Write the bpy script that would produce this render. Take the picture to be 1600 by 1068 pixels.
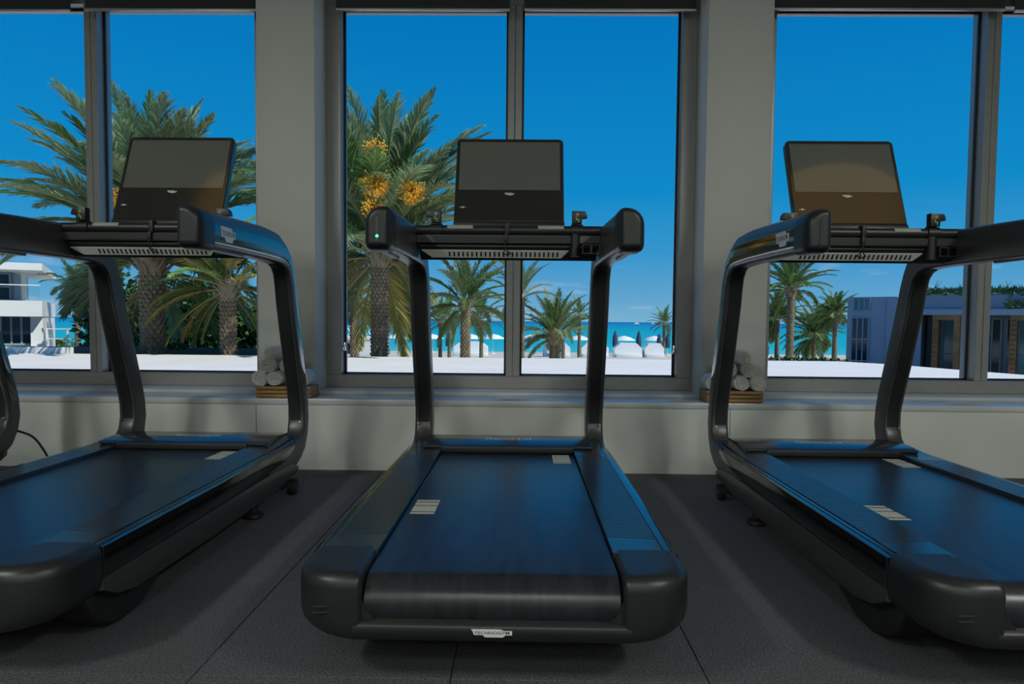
import bpy, bmesh, math, random
from mathutils import Vector, Matrix
for o in list(bpy.data.objects): bpy.data.objects.remove(o)
S = bpy.context.scene
COL = S.collection
rnd = random.Random(7)
PI = math.pi

# ------------------------------------------------------------------ camera
CAM_H = 0.745
FPX, PX0, PY0 = 1130.0, 800.0, 557.4
pit, yaw, rol = 0.04983, -0.01432, 0.009208
fw = Vector((math.sin(yaw)*math.cos(pit), math.cos(yaw)*math.cos(pit), -math.sin(pit)))
rt0 = Vector((math.cos(yaw), -math.sin(yaw), 0)); up0 = rt0.cross(fw)
rt = rt0*math.cos(rol) + up0*math.sin(rol); up = up0*math.cos(rol) - rt0*math.sin(rol)
cd = bpy.data.cameras.new('camera'); cam = bpy.data.objects.new('camera', cd); COL.objects.link(cam)
cam.matrix_world = Matrix(((rt.x, up.x, -fw.x, 0), (rt.y, up.y, -fw.y, 0), (rt.z, up.z, -fw.z, CAM_H), (0, 0, 0, 1)))
cd.sensor_fit = 'HORIZONTAL'; cd.sensor_width = 36; cd.lens = FPX/1600*36
cd.shift_y = (PY0-534)/1600; cd.clip_start = .05; cd.clip_end = 20000
S.camera = cam
def at(x, y, Y):
    """point of the place at depth Y that was measured at pixel x, y"""
    v = fw + rt*((x-PX0)/FPX) - up*((y-PY0)/FPX)
    v = v*(Y/v.y); v.z += CAM_H
    return v

# ------------------------------------------------------------------ world, sun, exposure
W = bpy.data.worlds.new('sky'); S.world = W; W.use_nodes = True
wt = W.node_tree; wt.nodes.clear()
def wn(t): return wt.nodes.new(t)
geo = wn('ShaderNodeTexCoord'); sep = wn('ShaderNodeSeparateXYZ'); wt.links.new(geo.outputs['Generated'], sep.inputs[0])
rmp = wn('ShaderNodeValToRGB'); wt.links.new(sep.outputs['Z'], rmp.inputs[0])
cr = rmp.color_ramp; cr.elements[0].position = 0; cr.elements[0].color = (.22, .47, .68, 1)
cr.elements[1].position = .42; cr.elements[1].color = (.0, .175, .52, 1)
for p, c in ((.035, (.13, .39, .66, 1)), (.09, (.045, .325, .65, 1)), (.17, (.006, .27, .62, 1)), (1, (.0, .13, .43, 1))):
    e = cr.elements.new(p); e.color = c
mp = wn('ShaderNodeMapping'); mp.inputs['Scale'].default_value = (6, 6, 26); wt.links.new(geo.outputs['Generated'], mp.inputs[0])
nz = wn('ShaderNodeTexNoise'); nz.inputs['Scale'].default_value = 1.6; nz.inputs['Detail'].default_value = 6; wt.links.new(mp.outputs[0], nz.inputs['Vector'])
cl = wn('ShaderNodeMapRange'); cl.inputs['From Min'].default_value = .58; cl.inputs['From Max'].default_value = .85; wt.links.new(nz.outputs['Fac'], cl.inputs[0])
lo = wn('ShaderNodeMapRange'); lo.inputs['From Min'].default_value = .13; lo.inputs['From Max'].default_value = .02; wt.links.new(sep.outputs['Z'], lo.inputs[0])
mu = wn('ShaderNodeMath'); mu.operation = 'MULTIPLY'; wt.links.new(cl.outputs[0], mu.inputs[0]); wt.links.new(lo.outputs[0], mu.inputs[1])
mx = wn('ShaderNodeMix'); mx.data_type = 'RGBA'; wt.links.new(mu.outputs[0], mx.inputs[0]); wt.links.new(rmp.outputs[0], mx.inputs[6]); mx.inputs[7].default_value = (.62, .68, .80, 1)
bg = wn('ShaderNodeBackground'); bg.inputs['Strength'].default_value = 1.0; wt.links.new(mx.outputs[2], bg.inputs[0])
wo = wn('ShaderNodeOutputWorld'); wt.links.new(bg.outputs[0], wo.inputs[0])

sd = bpy.data.lights.new('sun', 'SUN'); sd.energy = 4.3; sd.angle = .009; sd.color = (1, .95, .86)
sun = bpy.data.objects.new('sun', sd); COL.objects.link(sun)
sun.rotation_euler = Vector((.66, -.36, .66)).to_track_quat('Z', 'Y').to_euler(); sun.location = (30, -5, 40)

S.view_settings.view_transform = 'Standard'; S.view_settings.look = 'None'
S.view_settings.gamma = 1; S.view_settings.use_curve_mapping = False; S.view_settings.exposure = 0

def area_light(name, loc, sx, sy, power, color):
    d = bpy.data.lights.new(name, 'AREA'); d.shape = 'RECTANGLE'; d.size = sx; d.size_y = sy; d.energy = power; d.color = color
    o = bpy.data.objects.new(name, d); COL.objects.link(o); o.location = loc
    return o
LAMPS = [(2.05, 1.18, 0.60), (-1.75, 1.18, 0.56)]       # the two round amber ceiling lamps
PANELS = [(x, y) for y in (-.5, -2.5, -4.3) for x in (-2.7, 0.0, 2.7) if not (x == 0 and y == -.5)]   # flat ceiling light panels
for x, y in PANELS: area_light('panel_glow', (x, y, 2.955), .28, .95, 66.0 if y > -1 else 31.0, (.94, 1, .93))

# ------------------------------------------------------------------ materials
MATS = {}
def mat(name, col, rough=.5, metal=0, spec=.5, noise=0, nscale=40, bump=0, bscale=200, col2=None, emit=None, estr=0, objvar=0, coat=0, stretch=None, transl=0):
    m = bpy.data.materials.new(name); m.use_nodes = True; nt = m.node_tree
    b = nt.nodes['Principled BSDF']; L = nt.links.new
    b.inputs['Base Color'].default_value = (*col, 1); b.inputs['Roughness'].default_value = rough
    b.inputs['Metallic'].default_value = metal; b.inputs['Specular IOR Level'].default_value = spec; b.inputs['Coat Weight'].default_value = coat
    if coat: b.inputs['Coat Roughness'].default_value = .05
    tc = nt.nodes.new('ShaderNodeTexCoord'); src = tc.outputs['Object']
    if stretch:
        mpp = nt.nodes.new('ShaderNodeMapping'); mpp.inputs['Scale'].default_value = stretch; L(src, mpp.inputs[0]); src = mpp.outputs[0]
    out = None
    if noise or col2:
        n = nt.nodes.new('ShaderNodeTexNoise'); n.inputs['Scale'].default_value = nscale; n.inputs['Detail'].default_value = 4; L(src, n.inputs['Vector'])
        mr = nt.nodes.new('ShaderNodeMapRange'); mr.inputs['From Min'].default_value = .35; mr.inputs['From Max'].default_value = .65; L(n.outputs['Fac'], mr.inputs[0])
        mi = nt.nodes.new('ShaderNodeMix'); mi.data_type = 'RGBA'; L(mr.outputs[0], mi.inputs[0])
        c2 = col2 if col2 else tuple(c*(1+noise) for c in col); c1 = col if col2 else tuple(c*(1-noise) for c in col)
        mi.inputs[6].default_value = (*c1, 1); mi.inputs[7].default_value = (*c2, 1); out = mi.outputs[2]
    if objvar:
        oi = nt.nodes.new('ShaderNodeObjectInfo'); hs = nt.nodes.new('ShaderNodeHueSaturation')
        m1 = nt.nodes.new('ShaderNodeMapRange'); m1.inputs['To Min'].default_value = 1-objvar; m1.inputs['To Max'].default_value = 1+objvar; L(oi.outputs['Random'], m1.inputs[0])
        L(m1.outputs[0], hs.inputs['Value'])
        m2 = nt.nodes.new('ShaderNodeMapRange'); m2.inputs['To Min'].default_value = .5-objvar*.09; m2.inputs['To Max'].default_value = .5+objvar*.06; L(oi.outputs['Random'], m2.inputs[0]); L(m2.outputs[0], hs.inputs['Hue'])
        if out: L(out, hs.inputs['Color'])
        else: hs.inputs['Color'].default_value = (*col, 1)
        out = hs.outputs[0]
    if out: L(out, b.inputs['Base Color'])
    if bump:
        n2 = nt.nodes.new('ShaderNodeTexNoise'); n2.inputs['Scale'].default_value = bscale; n2.inputs['Detail'].default_value = 3; L(src, n2.inputs['Vector'])
        bp = nt.nodes.new('ShaderNodeBump'); bp.inputs['Strength'].default_value = bump; bp.inputs['Distance'].default_value = .01; L(n2.outputs['Fac'], bp.inputs['Height']); L(bp.outputs[0], b.inputs['Normal'])
    if transl:
        tr = nt.nodes.new('ShaderNodeBsdfTranslucent'); ms = nt.nodes.new('ShaderNodeMixShader'); ms.inputs[0].default_value = transl
        if out: L(out, tr.inputs[0])
        else: tr.inputs[0].default_value = (*col, 1)
        L(b.outputs[0], ms.inputs[1]); L(tr.outputs[0], ms.inputs[2]); L(ms.outputs[0], nt.nodes['Material Output'].inputs[0])
    if emit: b.inputs['Emission Color'].default_value = (*emit, 1); b.inputs['Emission Strength'].default_value = estr
    MATS[name] = m; return m
M = MATS
mat('wall_paint', (.56, .57, .54), .6, bump=.04, bscale=120)
mat('ceiling_paint', (.60, .60, .57), .7, noise=.02, nscale=3)
mat('sill_stone', (.52, .54, .55), .22, noise=.04, nscale=6)
mat('frame_metal', (.30, .30, .29), .35, metal=.25, noise=.03, nscale=30)
mat('gasket', (.006, .007, .009), .4, noise=.1)
mat('blind_fabric', (.028, .031, .032), .8, bump=.15, bscale=500)
mat('bar_metal', (.45, .45, .44), .35, metal=.6, noise=.03)
mat('rubber_tile', (.028, .030, .034), .75, col2=(.115, .117, .125), nscale=210, bump=.5, bscale=260, objvar=.10)
mat('rubber_joint', (.008, .008, .009), .9, noise=.1)
mat('plastic', (.036, .037, .037), .34, spec=.7, noise=.06, nscale=25, bump=.05, bscale=900)
mat('plastic_dark', (.014, .015, .016), .38, noise=.06, nscale=25, bump=.05, bscale=900)
mat('gloss_black', (.006, .006, .007), .07, noise=.1, spec=1.0, coat=.35)
mat('channel_black', (.008, .009, .010), .5, noise=.1)
mat('rail_plastic', (.020, .028, .038), .15, spec=1.0, noise=.05, nscale=30, bump=.04, bscale=700)
mat('belt_rubber', (.016, .018, .022), .27, noise=.25, nscale=9, bump=.05, bscale=300, stretch=(6, .5, 1))
mat('belt_side', (.012, .012, .013), .5, noise=.1)
mat('mark_beige', (.42, .42, .34), .6, noise=.04)
mat('badge_silver', (.62, .63, .62), .35, noise=.03)
mat('badge_ink', (.02, .02, .02), .5, noise=.03)
mat('screen_glass', (.105, .108, .098), .06, noise=.03, nscale=3)
mat('bezel_black', (.022, .022, .021), .12, noise=.05)
mat('sensor_grey', (.30, .31, .28), .4, noise=.03)
mat('grille_grey', (.62, .62, .57), .45, noise=.03)
mat('mark_green', (.25, .34, .10), .5, noise=.05)
mat('led_green', (.0, .4, .15), .4, emit=(.05, 1, .35), estr=3.0)
mat('chrome', (.7, .7, .7), .15, metal=1, noise=.02)
mat('tyre_black', (.010, .010, .011), .6, noise=.1)
mat('cord_black', (.008, .008, .008), .5, noise=.1)
mat('towel_white', (.84, .85, .81), .95, noise=.05, nscale=60, bump=.6, bscale=260)
mat('bamboo', (.36, .20, .07), .5, col2=(.24, .125, .04), nscale=12, stretch=(1, 6, 6))
mat('amber_shade', (.5, .3, .08), .5, emit=(1, .62, .16), estr=.85, noise=.02)
mat('lamp_ring', (.6, .6, .56), .4, noise=.02)
mat('lamp_white', (.8, .8, .8), .4, emit=(1, .96, .88), estr=6, noise=.01)
mat('terrace_white', (.86, .79, .75), .75, noise=.035, nscale=.8, bump=.03, bscale=3)
mat('sand', (.62, .56, .46), .9, noise=.08, nscale=.5)
mat('soil', (.11, .085, .06), .95, noise=.3, nscale=5)
mat('white_render', (.74, .74, .72), .7, noise=.02, nscale=2)
mat('grey_render', (.27, .32, .42), .8, noise=.03, nscale=.8)
mat('grey_render_deep', (.21, .26, .34), .8, noise=.03, nscale=.8)
mat('far_glass', (.015, .035, .05), .06, noise=.2, nscale=1.5)
mat('teal_glass', (.06, .22, .26), .08, noise=.2, nscale=1.5)
mat('far_frame', (.24, .30, .38), .5, noise=.03)
mat('timber', (.32, .16, .065), .7, col2=(.20, .10, .04), nscale=3)
mat('white_paint', (.75, .76, .76), .5, noise=.02)
mat('navy_cloth', (.03, .05, .10), .8, noise=.1)
mat('white_cloth', (.80, .80, .80), .8, noise=.03)
mat('trunk_bark', (.20, .155, .10), .9, col2=(.10, .075, .05), nscale=7)
mat('boot_bark', (.30, .235, .15), .9, col2=(.17, .125, .075), nscale=5, objvar=.1)
mat('frond_green', (.155, .25, .075), .40, objvar=.32, transl=.36, noise=.2, nscale=3)
mat('frond_grey', (.31, .39, .20), .38, objvar=.25, transl=.38, noise=.2, nscale=3)
mat('frond_yellow', (.46, .38, .10), .5, objvar=.25, transl=.3, noise=.2, nscale=3)
mat('frond_dry', (.26, .20, .10), .8, objvar=.2, noise=.2, nscale=3)
mat('rachis_tan', (.25, .24, .10), .6, noise=.1)
mat('date_orange', (.78, .40, .03), .5, noise=.2, nscale=9)
mat('leaf_deep', (.030, .085, .022), .5, noise=.35, nscale=2.5, transl=.15)
mat('leaf_mid', (.065, .14, .035), .5, noise=.35, nscale=2.5, transl=.2)
mat('flower_pink', (.6, .16, .14), .6, noise=.1)
mat('boat_white', (.8, .8, .8), .5, noise=.02)

# glass: clear with a reflection that follows Fresnel
g = bpy.data.materials.new('pane_glass'); g.use_nodes = True; nt = g.node_tree; nt.nodes.remove(nt.nodes['Principled BSDF'])
tr = nt.nodes.new('ShaderNodeBsdfTransparent'); tr.inputs[0].default_value = (.93, .965, .965, 1)
gl = nt.nodes.new('ShaderNodeBsdfGlossy'); gl.inputs['Roughness'].default_value = .01
fr = nt.nodes.new('ShaderNodeFresnel'); fr.inputs[0].default_value = 1.04
mxs = nt.nodes.new('ShaderNodeMixShader'); nt.links.new(fr.outputs[0], mxs.inputs[0]); nt.links.new(tr.outputs[0], mxs.inputs[1]); nt.links.new(gl.outputs[0], mxs.inputs[2])
nt.links.new(mxs.outputs[0], nt.nodes['Material Output'].inputs[0]); M['pane_glass'] = g
# railing glass shares it; sea: shallow turquoise turning deep blue with distance from the shore
sm = mat('sea_water', (.0, .36, .40), .35, bump=.25, bscale=.35, spec=.25)
nt = sm.node_tree; tc = nt.nodes.new('ShaderNodeTexCoord'); sx = nt.nodes.new('ShaderNodeSeparateXYZ'); nt.links.new(tc.outputs['Object'], sx.inputs[0])
lg = nt.nodes.new('ShaderNodeMath'); lg.operation = 'LOGARITHM'; lg.inputs[1].default_value = 10; nt.links.new(sx.outputs['Y'], lg.inputs[0])
mr = nt.nodes.new('ShaderNodeMapRange'); mr.inputs['From Min'].default_value = 1.95; mr.inputs['From Max'].default_value = 3.5; nt.links.new(lg.outputs[0], mr.inputs[0])
rp = nt.nodes.new('ShaderNodeValToRGB'); nt.links.new(mr.outputs[0], rp.inputs[0]); c = rp.color_ramp
c.elements[0].color = (.10, .55, .52, 1); c.elements[1].color = (.0, .12, .33, 1)
for p, k in ((.12, (.01, .45, .50, 1)), (.40, (.0, .37, .46, 1)), (.62, (.0, .25, .42, 1))):
    e = c.elements.new(p); e.color = k
nt.links.new(rp.outputs[0], nt.nodes['Principled BSDF'].inputs['Base Color'])

# ------------------------------------------------------------------ helpers
def link(o, parent=None):
    COL.objects.link(o)
    if parent is not None: o.parent = parent
    return o
def build(name, bm, m, parent=None, smooth=35):
    bmesh.ops.recalc_face_normals(bm, faces=bm.faces)
    me = bpy.data.meshes.new(name); bm.to_mesh(me); bm.free()
    me.materials.append(M[m] if isinstance(m, str) else m)
    if smooth:
        me.shade_smooth(); me.set_sharp_from_angle(angle=math.radians(smooth))
    return link(bpy.data.objects.new(name, me), parent)
def raw(name, verts, faces, m, parent=None, smooth=0):
    me = bpy.data.meshes.new(name); me.from_pydata(verts, [], faces); me.materials.append(M[m])
    if smooth: me.shade_smooth(); me.set_sharp_from_angle(angle=math.radians(smooth))
    return link(bpy.data.objects.new(name, me), parent)
def empty(name, loc=(0, 0, 0), rz=0):
    o = bpy.data.objects.new(name, None); o.location = loc; o.rotation_euler = (0, 0, rz); o.empty_display_size = .1
    return link(o)
def tag(o, label, cat, group=None, kind=None):
    o['label'] = label; o['category'] = cat
    if group: o['group'] = group
    if kind: o['kind'] = kind
    return o
def struct(o, label=None):
    o['kind'] = 'structure'
    if label: o['label'] = label
    return o
def copy_tree(o, parent=None):
    c = o.copy(); link(c, parent)
    for ch in [x for x in CHILD.get(o, [])]: copy_tree(ch, c)
    return c
CHILD = {}
def index_children():
    CHILD.clear()
    for o in bpy.data.objects:
        if o.parent: CHILD.setdefault(o.parent, []).append(o)
def BM(): return bmesh.new()
def box(bm, x0, x1, y0, y1, z0, z1, bev=0, seg=2):
    r = bmesh.ops.create_cube(bm, size=1)['verts']
    for v in r: v.co = Vector((x0+(v.co.x+.5)*(x1-x0), y0+(v.co.y+.5)*(y1-y0), z0+(v.co.z+.5)*(z1-z0)))
    if bev:
        es = list({e for v in r for e in v.link_edges})
        bmesh.ops.bevel(bm, geom=es, offset=bev, segments=seg, profile=.5, affect='EDGES')
def prism(bm, pts, axis, a0, a1, bev=0, seg=2):
    """extrude a closed 2-d outline along an axis: 'x' takes (y,z), 'y' takes (x,z), 'z' takes (x,y)"""
    def P(p, a): return {'x': (a, p[0], p[1]), 'y': (p[0], a, p[1]), 'z': (p[0], p[1], a)}[axis]
    A = [bm.verts.new(P(p, a0)) for p in pts]; B = [bm.verts.new(P(p, a1)) for p in pts]; n = len(pts)
    fs = [bm.faces.new(A), bm.faces.new(B[::-1])]
    for i in range(n): fs.append(bm.faces.new((A[i], B[i], B[(i+1) % n], A[(i+1) % n])))
    bmesh.ops.recalc_face_normals(bm, faces=fs)
    if bev:
        es = list({e for f in fs[:2] for e in f.edges}); bmesh.ops.bevel(bm, geom=es, offset=bev, segments=seg, profile=.5, affect='EDGES')
def loft(bm, rings, cap=True, closed=True):
    R = [[bm.verts.new(p) for p in r] for r in rings]
    n = len(R[0])
    for a, b in zip(R, R[1:]):
        for i in range(n if closed else n-1):
            try: bm.faces.new((a[i], a[(i+1) % n], b[(i+1) % n], b[i]))
            except ValueError: pass
    if cap and closed:
        bm.faces.new(R[0][::-1]); bm.faces.new(R[-1])
def tube(bm, pts, r, n=8):
    pts = [Vector(p) for p in pts]; rings = []
    rr = r if isinstance(r, (list, tuple)) else [r]*len(pts)
    for i, p in enumerate(pts):
        d = (pts[min(i+1, len(pts)-1)]-pts[max(i-1, 0)]).normalized()
        a = d.cross(Vector((0, 0, 1)) if abs(d.z) < .95 else Vector((1, 0, 0))).normalized(); b = d.cross(a)
        rings.append([p+(a*math.cos(2*PI*k/n)+b*math.sin(2*PI*k/n))*rr[i] for k in range(n)])
    loft(bm, rings)
def cyl(bm, p0, p1, r, n=16): tube(bm, [p0, p1], r, n)
def disc_pts(r, n=32, c=(0, 0)): return [(c[0]+r*math.cos(2*PI*k/n), c[1]+r*math.sin(2*PI*k/n)) for k in range(n)]
def rrect(x0, x1, y0, y1, rad, n=4):
    """rounded rectangle; rad = radii for corners (x0y0, x1y0, x1y1, x0y1)"""
    if not isinstance(rad, (list, tuple)): rad = [rad]*4
    P = []
    for (cx, cy, a0, r) in ((x0, y0, PI, rad[0]), (x1, y0, 1.5*PI, rad[1]), (x1, y1, 0, rad[2]), (x0, y1, .5*PI, rad[3])):
        ox = cx + (r if cx == x0 else -r); oy = cy + (r if cy == y0 else -r)
        for k in range(n+1):
            a = a0+.5*PI*k/n; P.append((ox+r*math.cos(a), oy+r*math.sin(a)))
    return P
FONT = {}
def text_mesh(s):
    if s not in FONT:
        cu = bpy.data.curves.new('lettering', 'FONT'); cu.body = s; cu.align_x = 'CENTER'; cu.align_y = 'CENTER'; cu.size = 1; cu.extrude = .01; cu.resolution_u = 2; cu.offset = .012
        o = bpy.data.objects.new('lettering', cu); COL.objects.link(o)
        me = bpy.data.meshes.new_from_object(o.evaluated_get(bpy.context.evaluated_depsgraph_get())); me.name = 'lettering'
        xs = [v.co.x for v in me.vertices]; w = max(xs)-min(xs)
        for v in me.vertices: v.co.x /= w; v.co.y /= w; v.co.z /= w
        bpy.data.objects.remove(o); FONT[s] = me
    return FONT[s]
def lettering(s, m, parent, loc, rot, width, squash=1):
    me = text_mesh(s).copy(); me.materials.clear(); me.materials.append(M[m])
    o = bpy.data.objects.new('lettering', me); link(o, parent); o.location = loc; o.rotation_euler = rot; o.scale = (width, width*squash, width)
    return o

# ------------------------------------------------------------------ room shell
WY, PYF, FY, GY = 3.54, 3.79, 4.0, 4.08      # lower wall face, pillar face, window frame face, glass
ZS, ZS2, ZH = .352, .368, 2.45
XL, XR, YB, ZC = -6.2, 6.2, -5.2, 3.0
bm = BM(); box(bm, XL, XR, YB, WY, -.10, -.006)
floor = struct(build('floor', bm, 'rubber_joint', smooth=0), 'dark speckled rubber tile gym floor')
bm = BM(); box(bm, 0, .535, 0, .533, -.006, 0, .0008, 1)
tile0 = build('floor_tile', bm, 'rubber_tile', floor, smooth=0); tme = tile0.data
first = True
for i in range(-11, 12):
    for j in range(0, 16):
        x = -.142+.5375*i; y = 3.073+.535-.535*(j+1)
        x1, y1 = x+.535, y+.533
        if x < XL or x1 > XR or y < YB: continue
        if y1 > WY: continue
        o = tile0 if first else link(bpy.data.objects.new('floor_tile', tme), floor)
        o.location = (x, y, 0); first = False
# cut row of tiles that runs up to the window wall
bm = BM(); box(bm, 0, .535, 0, WY-3.076, -.006, 0, .0008, 1)
cut = build('floor_tile', bm, 'rubber_tile', floor, smooth=0).data
cut_first = [o for o in bpy.data.objects if o.data == cut][0]; ff = True
for i in range(-11, 12):
    x = -.142+.5375*i
    if x < XL or x+.535 > XR: continue
    o = cut_first if ff else link(bpy.data.objects.new('floor_tile', cut), floor); ff = False
    o.location = (x, 3.0755, 0)
# window wall: low wall, header, pillars, sills
wf = empty('wall_front', (0, WY, 0)); struct(wf, 'pale grey window wall with low parapet and pillars')
def wpart(name, x0, x1, y0, y1, z0, z1, m='wall_paint', bev=.004):
    bm = BM(); box(bm, x0, x1, y0-WY, y1-WY, z0, z1, bev); return build(name, bm, m, wf)
wpart('parapet', XL, XR, WY, 4.20, -.1, ZS-.03)
wpart('header', XL, XR, FY, 4.25, ZH+.14, ZC)
wpart('window_sill', XL, XR, WY-.004, PYF+.01, ZS-.03, ZS, 'sill_stone', .005)
wpart('window_ledge', XL, XR, PYF, 4.20, ZS-.02, ZS2, 'sill_stone', .003)
PILL = [(-1.395, -1.087), (.933, 1.272), (-6.2, -3.45), (3.95, 6.2)]
for a, b in PILL: wpart('pillar', a, b, PYF, 4.2, ZS, ZC, bev=.012)
bm = BM()
for x in (-1.315, 1.02): box(bm, x, x+.002, -.0012, .01, .0, ZS-.03)
build('joint', bm, 'gasket', wf, smooth=0)
# other walls and ceiling
bm = BM(); box(bm, XL, XR, YB-.1, YB, 0, ZC); struct(build('wall_back', bm, 'wall_paint', smooth=0), 'off-white rear wall')
bm = BM(); box(bm, XL-.1, XL, YB-.1, 4.2, 0, ZC); struct(build('wall_left', bm, 'wall_paint', smooth=0), 'off-white left wall')
bm = BM(); box(bm, XR, XR+.1, YB-.1, 4.2, 0, ZC); struct(build('wall_right', bm, 'wall_paint', smooth=0), 'off-white right wall')
bm = BM(); box(bm, XL-.1, XR+.1, YB-.1, 4.25, ZC, ZC+.12); struct(build('ceiling', bm, 'ceiling_paint', smooth=0), 'pale plain ceiling')

# windows: frame members, mullion, gaskets, panes, latches
def window(n, x0, x1, ml, mr, latch):
    w = empty('window_%d' % n, ((x0+x1)/2, FY, ZS2)); struct(w, 'grey metal framed window of two tall panes'); ox, oz = (x0+x1)/2, ZS2
    def pc(name, a, b, y0, y1, z0, z1, m='frame_metal', bev=.003):
        bm = BM(); box(bm, a-ox, b-ox, y0-FY, y1-FY, z0-oz, z1-oz, bev, 1); return build(name, bm, m, w)
    zb = ZS2+.070
    pc('bottom_rail', x0, x1, FY, 4.14, ZS2, zb); pc('top_rail', x0, x1, FY, 4.14, ZH, ZH+.14)
    pc('jamb', x0, x0+.082, FY, 4.14, zb, ZH); pc('jamb', x1-.082, x1, FY, 4.14, zb, ZH)
    mid = (ml+mr)/2
    pc('mullion', ml, mid-.001, FY, 4.14, zb, ZH); pc('mullion', mid+.001, mr, FY, 4.14, zb, ZH)
    for a, b in ((x0+.082, ml), (mr, x1-.082)):
        q = pc('pane', a, b, GY, GY+.008, zb, ZH, 'pane_glass', 0)
        bm = BM()
        for (u0, u1, v0, v1) in ((a, b, zb, zb+.010), (a, b, ZH-.012, ZH), (a, a+.011, zb, ZH), (b-.011, b, zb, ZH)):
            box(bm, u0-ox, u1-ox, GY-.012-FY, GY-FY, v0-oz, v1-oz)
        build('gasket', bm, 'gasket', q, smooth=0)
    for lx in latch:
        bm = BM(); box(bm, lx-.008-ox, lx+.008-ox, .035, .055, .20, .25, .004); box(bm, lx-.014-ox, lx+.004-ox, .022, .038, .20, .222, .004)
        build('latch', bm, 'chrome', w)
    return w
window(1, -1.087, .933, -.093, -.015, (-1.0, .846))
window(2, -3.45, -1.395, -2.415, -2.346, ())
window(3, 1.272, 3.95, 2.483, 2.557, (1.363,))
# roller blinds
blind_labels = ['roller blind over the left pane of the leftmost window', 'roller blind over the pane left of the left pillar', 'roller blind above the palm in the middle window', 'roller blind above empty sky in the middle window', 'roller blind just right of the right pillar', 'roller blind at the right edge, beyond the right mullion']
for lab, (a, b, z) in zip(blind_labels, ((-3.40, -2.435, 2.372), (-2.355, -1.40, 2.378), (-1.01, -.085, 2.383), (-.008, .90, 2.385), (1.29, 2.515, 2.392), (2.565, 3.9, 2.386))):
    r = empty('roller_blind', ((a+b)/2, 3.92, z)); tag(r, 'dark '+lab, 'blind', 'raised roller blinds'); h = (b-a)/2
    bm = BM(); box(bm, -h, h, -.001, .002, .012, ZC-z-.08); build('fabric', bm, 'blind_fabric', r, smooth=0)
    bm = BM(); box(bm, -h, h, -.008, .010, 0, .013, .003); build('bottom_bar', bm, 'bar_metal', r)
    bm = BM(); cyl(bm, (-h, .03, ZC-z-.06), (h, .03, ZC-z-.06), .035); build('roller', bm, 'blind_fabric', r)

# lamps in the ceiling
for k, (x, y, r) in enumerate(LAMPS):
    t = empty('ceiling_lamp', (x, y, ZC)); tag(t, 'large round amber ceiling lamp above the %s treadmill' % ('right' if k == 0 else 'left'), 'ceiling lamp', 'round amber ceiling lamps')
    bm = BM(); loft(bm, [[(r*f*math.cos(a), r*f*math.sin(a), z) for a in [2*PI*i/48 for i in range(48)]] for f, z in ((1, 0), (1, -.03), (.9, -.06), (.5, -.075), (.1, -.08))]); build('shade', bm, 'amber_shade', t)
    bm = BM(); rings = [[((r+.03+.035*math.cos(b))*math.cos(a), (r+.03+.035*math.cos(b))*math.sin(a), -.02+.03*math.sin(b)) for b in [2*PI*j/8 for j in range(8)]] for a in [2*PI*i/48 for i in range(49)]]
    loft(bm, rings, cap=False); build('ring', bm, 'lamp_ring', t)
row_n = {-.5: 'nearest the windows', -2.5: 'in the middle row', -4.3: 'nearest the rear wall'}; col_n = {-2.7: 'left', 0.0: 'centre', 2.7: 'right'}
for x, y in PANELS:
    t = empty('panel_light', (x, y, ZC)); tag(t, 'flat rectangular ceiling light panel %s, %s' % (row_n[y], col_n[x]), 'ceiling light', 'ceiling light panels')
    bm = BM(); box(bm, -.17, .17, -.5, .5, -.03, 0, .004); build('housing', bm, 'lamp_ring', t)
    bm = BM()
    for a_, b_, c_, d_ in ((-.5, .5, -.17, -.145), (-.5, .5, .145, .17), (-.5, -.478, -.145, .145), (.478, .5, -.145, .145)): box(bm, c_, d_, a_, b_, -.05, -.03)
    build('rim', bm, 'lamp_ring', t, smooth=0)

# ------------------------------------------------------------------ treadmill
OY = 2.3                        # machine origin depth; profile below is in room depth
def badge(parent, name, w, h, loc, rot, plate='badge_silver', ink='badge_ink'):
    """stepped maker's plate with the word TECHNOGYM"""
    o = [(-.5, .5), (.22, .5), (.30, .30), (.5, .30), (.5, -.22), (.34, -.22), (.28, -.5), (-.16, -.5), (-.22, -.22), (-.43, -.22), (-.46, .22)]
    bm = BM(); prism(bm, [(x*w, y*h) for x, y in o], 'z', 0, .0016)
    b = build(name, bm, plate, parent, smooth=0); b.location = loc; b.rotation_euler = rot
    lettering('TECHNOGYM', ink, b, (.01*w, .04*h, .0016), (0, 0, 0), w*.86, 1.15*(h/w)/.32)
    return b
PROF = [  # (front/top point, rear/under point) of the C-shaped side frame, from the heel to the end of the arm
    ((2.70, .112), (2.66, .204)), ((2.90, .104), (2.82, .214)), ((3.02, .106), (2.93, .222)), ((3.10, .128), (3.03, .227)), ((3.165, .170), (3.075, .236)), ((3.205, .235), (3.105, .258)), ((3.222, .305), (3.120, .305)),
    ((3.215, .375), (3.118, .370)), ((3.196, .445), (3.099, .430)), ((3.150, .576), (3.048, .570)), ((3.095, .730), (2.998, .715)), ((3.060, .835), (2.968, .810)), ((3.040, .900), (2.952, .880)),
    ((3.020, .950), (2.935, .925)), ((2.985, 1.012), (2.905, .950)), ((2.925, 1.054), (2.865, .960)), ((2.850, 1.084), (2.80, .963)), ((2.70, 1.091), (2.66, .964)), ((2.45, 1.084), (2.43, .962)), ((2.20, 1.075), (2.20, .958))]
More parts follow.
